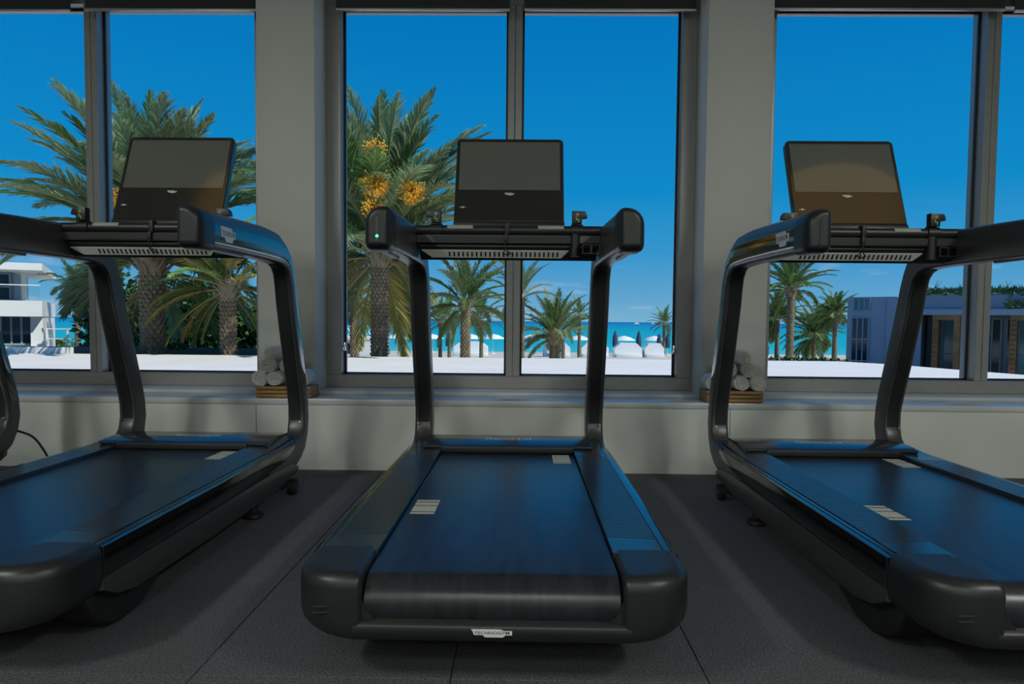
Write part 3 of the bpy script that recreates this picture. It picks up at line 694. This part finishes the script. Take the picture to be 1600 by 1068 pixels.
def palm(name, label, base, crown_z, r0, r1, length, n, mix, cls_w, lean=(0, 0), boots=1.0, group='palms beyond the terrace', seed=1, head=True, dates=(), dry=0, low_yellow=0, az0=0):
    """mix: list of (frond kind, share); cls_w: how many fronds of each elevation class"""
    q = random.Random(seed); T = empty(name, base); tag(T, label, 'palm', group); h = crown_z-base[2]
    trunk(T, h, r0, r1, lean, boots)
    c = Vector((lean[0], lean[1], h))
    if head:   # swollen crown shaft with old stubs
        bm = BM(); m_ = 12
        rings = [[(c.x+r1*f*math.cos(2*PI*k/m_), c.y+r1*f*math.sin(2*PI*k/m_), c.z+z*r1) for k in range(m_)] for f, z in ((1, -1.6), (1.35, -.6), (1.5, .4), (1.1, 1.4), (.4, 2.0))]
        loft(bm, rings)
        for k in range(int(26)):
            a = k*2.4; z = -1.4+2.6*(k/26); d = Vector((math.cos(a), math.sin(a), .9)).normalized(); p = c+Vector((math.cos(a)*r1*1.2, math.sin(a)*r1*1.2, z*r1)); tube(bm, [p, p+d*r1*1.3], [r1*.17, r1*.07], 5)
        build('crown_base', bm, 'boot_bark', T)
    tot = 0; ga = az0
    for k, cnt in enumerate(cls_w):
        for j in range(cnt):
            ga += 2.39996+q.uniform(-.25, .25); kind = mix[0][0]; u_ = q.random(); acc = 0
            for kk, sh in mix:
                acc += sh
                if u_ <= acc: kind = kk; break
            if k >= 4 and math.sin(ga) < -.25: ga = -ga
            if k >= 4 and q.random() < low_yellow: kind = 'yellow'
            if k >= 5 and dry and q.random() < dry: kind = 'dry'
            me = fronds(kind)[k][q.randrange(3)]; o = link(bpy.data.objects.new('frond', me), T)
            o.location = c+Vector((math.cos(ga), math.sin(ga), 0))*r1*.6+Vector((0, 0, r1*(1.5-.35*k))); o.rotation_euler = (q.uniform(-.12, .12), q.uniform(-.12, .12), ga)
            sc = length*q.uniform(.85, 1.1)*(1, 1, 1, 1, .95, .85, .7)[k]; o.scale = (sc, sc, sc)
    for (dx, dz_, size) in dates:
        bm = BM(); st = Vector(c)+Vector((dx*.2, -.2, r1*1.2)); en = Vector((c.x+dx, -1.9, h+dz_))
        tube(bm, [st, st.lerp(en, .4)+Vector((0, .3, .25)), st.lerp(en, .75)+Vector((0, .15, .22)), en+Vector((0, 0, size*.25))], .012, 6)
        for k in range(320):
            d = Vector((q.gauss(0, .5), q.gauss(0, .5), q.uniform(-1.5, .35))); d = d.normalized()*size*q.uniform(.35, 1.05)
            a = en+Vector((0, 0, size*.25)); b = a+d; w = Vector((.005, 0, .005)); i = [bm.verts.new(v) for v in (a-w, a+w, b+w*1.8, b-w*1.8)]; bm.faces.new(i)
            m2 = Vector((.012, .0, 0)); e_ = b; vs = [bm.verts.new(e_+v) for v in (Vector((.016, 0, 0)), Vector((0, .016, 0)), Vector((-.016, 0, 0)), Vector((0, -.016, 0)), Vector((0, 0, .022)), Vector((0, 0, -.022)))]
            for x in range(4): bm.faces.new((vs[x], vs[(x+1) % 4], vs[4])); bm.faces.new((vs[(x+1) % 4], vs[x], vs[5]))
        build('date_bunch', bm, 'date_orange', T, smooth=0)
    return T
def gz(Y): return -.35 if Y < 18.4 else (-.9-(Y-14)/26*.7 if Y < 40 else -1.6-(Y-40)/66*2.15)
def base_at(x, Y, z):
    p = at(x, 540, Y); return (p.x, Y, z)
def zpx(x, y, Y): return at(x, y, Y).z
Yp = 15.6
palm('date_palm', 'large date palm with a thick trunk behind the left treadmill', base_at(239, Yp, gz(Yp)), zpx(239, 405, Yp), .23, .22, 3.35, 57, [('date', .8), ('green', .2)], (16, 24, 24, 17, 10, 4, 0), boots=1.1, seed=4, dry=.3, dates=((.12, 1.0, .28),))
Yp = 15.0
palm('date_palm', 'short palm with yellowing fronds and scaly trunk beside the left upright', base_at(357, Yp, gz(Yp)), zpx(357, 452, Yp), .15, .14, 1.9, 30, [('yellow', .5), ('green', .5)], (2, 4, 6, 6, 7, 5, 2), boots=1.0, seed=11)
Yp = 15.4
palm('date_palm', 'tall date palm hung with orange date bunches left of the middle treadmill', base_at(593, Yp, gz(Yp)), zpx(596, 402, Yp), .165, .155, 3.12, 56, [('date', .75), ('green', .25)], (20, 28, 24, 14, 9, 5, 2), boots=.9, low_yellow=.55, seed=23, dry=.2, dates=((.29, 1.80, .24), (.29, 1.16, .30), (.27, .74, .26), (.97, 1.02, .27), (.34, .25, .22)))
Yp = 24.
palm('date_palm', 'slim palm trunk close to the left jamb of the middle window', base_at(554, Yp, gz(Yp)), zpx(554, 470, Yp), .13, .12, 2.5, 24, [('green', .6), ('yellow', .4)], (1, 3, 5, 5, 5, 4, 1), seed=31)
Yp = 27.
palm('date_palm', 'full green palm with arching fronds between the middle uprights', base_at(727, Yp, gz(Yp)), zpx(727, 478, Yp), .17, .15, 2.25, 40, [('green', .7), ('date', .3)], (4, 7, 8, 8, 7, 4, 2), seed=37, dry=.3)
Yp = 22.
palm('date_palm', 'palm half hidden by the middle mullion, thin upswept fronds', base_at(812, Yp, gz(Yp)), zpx(814, 468, Yp), .12, .11, 1.35, 16, [('date', 1)], (2, 6, 4, 2, 1, 1, 0), seed=43)
Yp = 30.
palm('date_palm', 'low bushy palm right of the middle mullion', base_at(866, Yp, gz(Yp)), zpx(866, 527, Yp), .2, .2, 2.0, 46, [('date', .6), ('green', .4)], (5, 9, 10, 9, 8, 4, 1), seed=47, boots=0)
Yp = 62.
palm('coconut_palm', 'slender coconut palm just left of the right upright of the middle treadmill', base_at(905, Yp, gz(Yp)), zpx(905, 494, Yp), .16, .12, 1.75, 18, [('coco', 1)], (2, 3, 4, 4, 3, 2, 0), seed=53, boots=0, head=False)
Yp = 70.
palm('coconut_palm', 'lone coconut palm before the open sea near the right jamb', base_at(1037, Yp, gz(Yp)), zpx(1037, 507, Yp), .17, .13, 1.75, 20, [('coco', .7), ('green', .3)], (3, 4, 4, 4, 3, 2, 0), seed=59, boots=0, head=False)
Yp = 44.
palm('date_palm', 'dark tall palm rising over the others in the right window', base_at(1234, Yp, gz(Yp)), zpx(1236, 455, Yp), .24, .22, 2.7, 44, [('green', 1)], (7, 10, 12, 10, 7, 4, 1), seed=61, boots=0)
for k, (x, cy, Y, L, n_, lab) in enumerate(((1214, 500, 48, 2.2, 26, 'bushy palm at the left edge of the right window'), (1304, 492, 45, 1.65, 30, 'round-headed palm beside the grey building'), (1272, 526, 50, 2.3, 24, 'low palm between the tall palm and the round-headed palm'), (1285, 505, 60, 2.0, 24, 'far palm peeking out above the low palm'))):
    palm('coconut_palm', lab, base_at(x, Y, gz(Y)), zpx(x, cy, Y), .16, .13, L, n_, [('coco', .6), ('green', .4)], (5, 9, 12, 12, 11, 9, 6), seed=70+k, boots=0, head=False)
for k, (x, cy, Y, L, lab) in enumerate(((688, 505, 48, 2.0, 'small distant palm just right of the left upright'), (752, 500, 46, 1.9, 'small distant palm left of the middle mullion'), (702, 497, 52, 1.9, 'far thin palm behind the arching green palm'), (880, 512, 50, 1.9, 'distant palm behind the low bushy palm'))):
    palm('coconut_palm', lab, base_at(x, Y, gz(Y)), zpx(x, cy, Y), .13, .11, L, 18, [('coco', .5), ('green', .5)], (3, 4, 5, 5, 3, 2, 0), seed=90+k, boots=0, head=False)
Yp = 22.
palm('coconut_palm', 'thin grey-stemmed palm left of the left mullion', base_at(122, Yp, gz(Yp)), zpx(122, 455, Yp), .085, .08, 1.15, 22, [('coco', .5), ('green', .5)], (2, 4, 4, 4, 4, 3, 1), seed=97, boots=0, head=False)
# shrubs
def shrub(label, c, rx, ry, rz, n, m, leaf, seed, flowers=0, cat='shrub'):
    q = random.Random(seed); T = empty('shrub', (c[0], c[1], c[2])); tag(T, label, cat, 'shrubs beyond the terrace'); V, F = [], []
    lumps = [(Vector((q.uniform(-.55, .55)*rx, q.uniform(-.5, .5)*ry, rz*(.7+q.uniform(-.25, .5)))), q.uniform(.35, .6)) for _ in range(9)]
    def leafat(p, s):
        d = Vector((q.gauss(0, 1), q.gauss(0, 1), q.gauss(.3, 1))).normalized(); w = d.cross(Vector((q.gauss(0, 1), q.gauss(0, 1), q.gauss(0, 1)))).normalized()*s*.35; d *= s
        b = len(V); V.extend([tuple(p), tuple(p+d*.5+w), tuple(p+d), tuple(p+d*.5-w)]); F.append((b, b+1, b+2, b+3))
    for i in range(n):
        lc, lr = q.choice(lumps); d = Vector((q.gauss(0, 1), q.gauss(0, 1), q.gauss(0, 1))).normalized()*q.uniform(.7, 1.05)
        p = lc+Vector((d.x*rx*lr, d.y*ry*lr, d.z*rz*lr)); leafat(p, leaf*q.uniform(.7, 1.3))
    raw('foliage', V, F, m, T)
    bm = BM()
    for k in range(5):
        lc = lumps[k][0]; tube(bm, [(lc.x*.2, lc.y*.2, -.2), (lc.x*.6, lc.y*.6, lc.z*.5), tuple(lc)], [.05, .035, .02], 6)
    build('stem', bm, 'trunk_bark', T)
    if flowers:
        V, F = [], []
        for i in range(flowers): leafat(Vector((q.uniform(-.5, .5)*rx, -ry*q.uniform(.5, .9), rz*q.uniform(.3, 1.0))), leaf*.9)
        raw('flowers', V, F, 'flower_pink', T)
    return T
for k, (x, Y, y_top, rx, m, lab) in enumerate((
        (190, 20.5, 425, 1.25, 'leaf_mid', 'light green shrub left of the thick palm trunk'), (290, 20, 432, 1.5, 'leaf_deep', 'dense dark shrub between the two left palm trunks'),
        (335, 21, 455, 1.3, 'leaf_deep', 'dark shrub just left of the short yellow palm'), (395, 20.5, 440, 1.3, 'leaf_mid', 'leafy shrub right of the short yellow palm'), (250, 22.5, 440, 1.4, 'leaf_deep', 'tall dark shrub right behind the thick palm trunk'))):
    p = base_at(x, Y, gz(Y)); h = (zpx(x, y_top, Y)-gz(Y)); shrub(lab, p, rx, 1.0, h*.62, 2600, m, .19, 120+k)
shrub('small shrub with pink blossoms at the terrace edge', base_at(277, 17.3, gz(17.3)), .32, .3, .35, 420, 'leaf_mid', .09, 131, 40)
shrub('clipped round bush beside the white railing', base_at(87, 33, gz(33)), .85, .8, .72, 1500, 'leaf_mid', .13, 133)
for k, (x, w, lab) in enumerate(((1222, .9, 'low hedge shrub below the dark tall palm'), (1262, .9, 'low hedge shrub right of the dark palm trunk'), (1300, .9, 'low hedge shrub next to the grey building'))):
    shrub(lab, base_at(x, 17.5, gz(17.5)), w*.72, .4, .15, 1600, 'leaf_deep', .08, 140+k)

# ------------------------------------------------------------------ buildings
def piece(T, name, m, x0, x1, y0, y1, z0, z1, parent=None, bev=0):
    o = T.matrix_world.translation if False else T.location
    bm = BM(); box(bm, x0, x1, y0, y1, z0, z1, bev, 1); return build(name, bm, m, parent or T, smooth=0)
def glazed(T, x0, x1, z0, z1, cols, rows, yf, glass='far_glass', frame='far_frame', fw_=.05):
    """a window of separate panes in its own frame on a facade whose face is y = yf"""
    bm = BM()
    for i in range(cols+1):
        x = x0+(x1-x0)*i/cols; box(bm, x-fw_/2, x+fw_/2, yf-.04, yf+.03, z0, z1)
    for j in range(rows+1):
        z = z0+(z1-z0)*j/rows; box(bm, x0, x1, yf-.035, yf+.03, z-fw_/2, z+fw_/2)
    w = build('window', bm, frame, T, smooth=0)
    for i in range(cols):
        for j in range(rows):
            bm = BM(); box(bm, x0+(x1-x0)*i/cols, x0+(x1-x0)*(i+1)/cols, yf-.01, yf+.01, z0+(z1-z0)*j/rows, z0+(z1-z0)*(j+1)/rows); build('pane', bm, glass, w, smooth=0)
    return w
# left: two-storey white house
p0 = at(68, 540, 20.5); B = empty('house', (p0.x, 20.5, -.6), .52); tag(B, 'white two-storey house with glass balcony behind the left palm fronds', 'building')
zz = lambda y_: at(30, y_, 20.5).z+.6
piece(B, 'ground_floor_wall', 'white_render', -7, -.0, .35, 5, 0, zz(486))
piece(B, 'column', 'white_render', -.30, 0, 0, .35, 0, zz(490)); piece(B, 'column', 'white_render', -1.25, -1.02, 0, .35, 0, zz(490)); piece(B, 'plinth', 'white_render', -7, .5, -.35, .0, 0, zz(545)-.0)
glazed(B, -1.02, -.30, .55, zz(494), 3, 1, .3); glazed(B, -3.2, -1.25, .55, zz(494), 4, 1, .3)
piece(B, 'balcony_slab', 'white_render', -7, .02, -.45, 5, zz(494), zz(470))
piece(B, 'upper_wall', 'grey_render', -7, -.75, 1.0, 5, zz(470), zz(424)); glazed(B, -1.9, -.85, zz(468), zz(426), 2, 2, .96); glazed(B, -4.2, -2.2, zz(468), zz(426), 2, 1, .96)
piece(B, 'upper_column', 'white_render', -.55, -.42, .6, .8, zz(470), zz(424))
bm = BM()
piece(B, 'balcony_glass', 'pane_glass', -7, -.02, -.40, -.385, zz(470), zz(447))
piece(B, 'balcony_rail', 'white_paint', -7, -.02, -.42, -.37, zz(447), zz(445.5))
piece(B, 'roof', 'white_render', -7, .05, -.6, 5.2, zz(424), zz(413)); 
# white railing right of the house
r0 = at(72, 545, 21.5); r1_ = at(420, 545, 21.5)
Fn = empty('railing', (r0.x, 21.5, -.4)); tag(Fn, 'white metal railing right of the white house', 'railing')
top = at(100, 513.5, 21.5).z+.4; 
for k in range(5):
    bm = BM(); box(bm, .02+.62*k, .06+.62*k, -.02, .02, 0, top); build('post', bm, 'white_paint', Fn, smooth=0)
for zf in (1, .62, .3, .12):
    bm = BM(); box(bm, 0, 3.0, -.012, .012, top*zf-.02, top*zf+.015); build('rail', bm, 'white_paint', Fn, smooth=0)
# middle: low white pavilion with a braced parapet
Yv = 34.; p0 = at(536, 540, Yv); p1 = at(583, 540, Yv); P_ = empty('pavilion', (p0.x, Yv, -.9)); tag(P_, 'low white beach pavilion with braced roof railing behind the slim palm', 'building'); wv_ = p1.x-p0.x
z1 = at(560, 530, Yv).z+.9; z2 = at(560, 509, Yv).z+.9
piece(P_, 'wall', 'white_render', -2, wv_, .5, 4, 0, z1); piece(P_, 'roof', 'white_render', -2.2, wv_+.1, -.1, 4.2, z1, z1+.08); piece(P_, 'doorway', 'far_glass', .05, .35, .44, .52, 0, z1*.72)
piece(P_, 'post', 'white_render', .40, .5, 0, .1, 0, z1); piece(P_, 'screen_wall', 'white_render', .62, wv_, -.05, .05, 0, z1)
bm = BM(); box(bm, -2, wv_+.1, -.05, -.01, z2-.04, z2)
n = 8
for k in range(n):
    xa, xb = -2+(wv_+2)*k/n, -2+(wv_+2)*(k+1)/n; tube(bm, [(xa, -.03, z1+.08), (xb, -.03, z2)], .02, 4); tube(bm, [(xb, -.03, z1+.08), (xa, -.03, z2)], .02, 4)
build('braced_railing', bm, 'white_paint', P_, smooth=0)
p0 = at(608, 540, 30); bm = BM(); cyl(bm, (0, 0, 0), (0, 0, 1.65), .025, 8); LP = empty('lamp_post', (p0.x, 30, -.7)); tag(LP, 'thin beach lamp post right of the date-laden palm', 'lamp post'); build('pole', bm, 'far_frame', LP)
bm = BM(); box(bm, -.02, .16, -.04, .04, 1.5, 1.56, .01); build('lamp_head', bm, 'white_paint', LP)
# right: grey-blue hotel wing, facade turned towards the terrace
a = at(1323, 520, 20.); b_ = at(1600, 520, 17.6); dirv = Vector((b_.x-a.x, b_.y-a.y, 0)); Lf = dirv.length; ang = math.atan2(dirv.y, dirv.x)
G = empty('hotel_wing', (a.x, a.y, -3.2), ang); tag(G, 'grey-blue hotel wing with timber-framed windows at the right', 'building')
def fx(px):   # distance along the facade for a pixel column
    d = at(px, 520, 1.0); t = (a.x*dirv.y-a.y*dirv.x)/(d.x*dirv.y-d.y*dirv.x); return (Vector((d.x*t-a.x, d.y*t-a.y, 0)).dot(dirv)/Lf)
def fz(px, py):
    d = at(px, 520, 1.0); t = (a.x*dirv.y-a.y*dirv.x)/(d.x*dirv.y-d.y*dirv.x); return at(px, py, d.y*t).z+3.2
zt_ = fz(1325, 464)
piece(G, 'wall', 'grey_render', 0, fx(1400), 0, 6, 0, zt_); piece(G, 'side_return', 'grey_render', fx(1385), fx(1440), -.05, 6, 0, zt_-.02)
glazed(G, fx(1333), fx(1358), fz(1345, 485), fz(1345, 465), 3, 1, 0, 'teal_glass', fw_=.03); glazed(G, fx(1331), fx(1357), 1.2, fz(1345, 496), 3, 5, 0, fw_=.03)
piece(G, 'wall', 'grey_render', fx(1440), fx(1760), .9, 6, 0, fz(1470, 470)); piece(G, 'fascia', 'grey_render_deep', fx(1425), fx(1760), -.25, 6, fz(1470, 483), fz(1470, 459)); piece(G, 'fascia', 'grey_render', fx(1425), fx(1760), -.35, .9, fz(1470, 492), fz(1470, 483))
for k, (xa, xb) in enumerate(((1446, 1458), (1505, 1540), (1545, 1560), (1569, 1578), (1620, 1650))): glazed(G, fx(xa), fx(xb), 1.0, fz(1470, 497), 1 if xb-xa < 20 else 2, 4, .85, fw_=.04)
for k, (xa, xb) in enumerate(((1459, 1502), (1579, 1630))):
    w0, w1 = fx(xa), fx(xb); th = (w1-w0)*.22; ztop = fz(1480, 486)
    piece(G, 'timber_post', 'timber', w0, w0+th, -.3, .9, 0, ztop); piece(G, 'timber_post', 'timber', w1-th, w1, -.3, .9, 0, ztop); piece(G, 'timber_lintel', 'timber', w0+th, w1-th, -.3, .9, ztop-.22, ztop)
    glazed(G, w0+th, w1-th, .6, ztop-.22, 1, 4, .3, 'teal_glass', fw_=.04)
    for j in range(22):
        z = ztop-.30-j*.115; piece(G, 'timber_slat', 'timber', w0+th*.25, w0+th*.85, -.36, -.30, z, z+.05)
# plants along the roof edge
def edge_plants(T, x0, x1, z, n, seed, yy=-.1):
    q = random.Random(seed); V, F = [], []
    for i in range(n):
        p = Vector((q.uniform(x0, x1), yy+q.uniform(-.2, .4), z+q.uniform(-.05, .10))); d = Vector((q.gauss(0, .6), q.gauss(0, .6), q.uniform(-.4, 1.2))).normalized()*q.uniform(.06, .16 if q.random() < .95 else .4); w = Vector((d.z, 0, -d.x)).normalized()*.018
        b = len(V); V += [tuple(p-w), tuple(p+w), tuple(p+d)]; F.append((b, b+1, b+2))
    raw('roof_planting', V, F, 'leaf_deep', T)
edge_plants(G, fx(1440), fx(1700), fz(1480, 459), 2600, 5); edge_plants(G, fx(1572), fx(1700), fz(1590, 478), 700, 6, -.4)

# ------------------------------------------------------------------ beach: parasols, cabanas, boats
def parasol(x, Y, h, m, lab, open_=False):
    p = at(x, 540, Y); zg = -1.6-(Y-40)/66*2.15; T = empty('beach_parasol', (p.x, Y, zg)); tag(T, lab, 'parasol', 'beach parasols')
    bm = BM(); cyl(bm, (0, 0, 0), (0, 0, h), .03, 6); build('pole', bm, 'white_paint', T)
    bm = BM()
    if open_: loft(bm, [[(r*math.cos(2*PI*k/8), r*math.sin(2*PI*k/8), z) for k in range(8)] for r, z in ((1.35, h-.5), (1.3, h-.42), (.7, h-.12), (.05, h+.05))])
    else: loft(bm, [[(r*math.cos(2*PI*k/10), r*math.sin(2*PI*k/10), z) for k in range(10)] for r, z in ((.26, h*.35), (.30, h*.5), (.26, h*.75), (.12, h*.95), (.03, h+.05))])
    build('canopy', bm, m, T)
    bm = BM(); loft(bm, [[(r*math.cos(2*PI*k/10), r*math.sin(2*PI*k/10), z) for k in range(10)] for r, z in ((.28, 0), (.26, .08), (.05, .1))]); build('foot', bm, 'white_paint', T)
for k, (x, Y, h) in enumerate(((961, 78, 2.6), (998, 78, 2.6), (1030, 76, 2.3), (700, 84, 2.2), (1043, 80, 2.4))):
    parasol(x, Y, h, 'navy_cloth', 'closed navy parasol on the beach, %s' % ('left of the pair right of the middle treadmill', 'right of the pair right of the middle treadmill', 'left of the lone coconut palm', 'behind the arching green palm', 'right of the lone coconut palm')[k])
for k, (x, Y) in enumerate(((676, 86), (735, 82), (829, 84), (862, 86), (904, 84), (975, 86), (1022, 84), (770, 80), (620, 85))):
    parasol(x, Y, 2.15, 'white_cloth', 'open white parasol on the beach, %s in the row from the left' % ('second', 'third', 'fifth', 'sixth', 'seventh', 'eighth', 'ninth', 'fourth', 'first')[k], True)
for k, (x, w) in enumerate(((735, 1.5), (870, 1.2), (930, 1.2), (982, 1.2), (1023, .85))):
    Y = 64; p = at(x, 545, Y); zg = -1.6-(Y-40)/66*2.15
    T = empty('beach_cabana', (p.x, Y, zg)); tag(T, 'white beach cabana, %s from the left' % ('first', 'second', 'third', 'fourth', 'fifth')[k], 'cabana', 'white cabanas on the sand')
    bm = BM(); prism(bm, [(-w, 0), (w, 0), (w, .8), (w*.6, 1.25), (-w*.6, 1.25), (-w, .8)], 'y', 0, 1.4); build('canvas_hood', bm, 'white_cloth', T, smooth=0)
    bm = BM(); box(bm, -w*.95, w*.95, -.6, 0, .0, .32, .05); build('daybed', bm, 'white_paint', T)
for k, (x, Y, s) in enumerate(((995, 1500, 5.5), (1020, 1900, 4))):
    p = at(x, 502, Y); T = empty('boat', (p.x, Y, -3.6)); tag(T, 'tiny white boat on the horizon, %s of two' % ('left' if k == 0 else 'right'), 'boat', 'boats on the horizon')
    bm = BM(); prism(bm, [(-s, 0), (s*.8, 0), (s*1.2, s*.35), (-s, s*.3)], 'y', -s*.3, s*.3); build('hull', bm, 'boat_white', T, smooth=0)
    bm = BM(); prism(bm, [(-s*.5, s*.3), (s*.4, s*.3), (s*.2, s*.9), (-s*.4, s*.9)], 'y', -s*.2, s*.2); build('cabin', bm, 'boat_white', T, smooth=0)
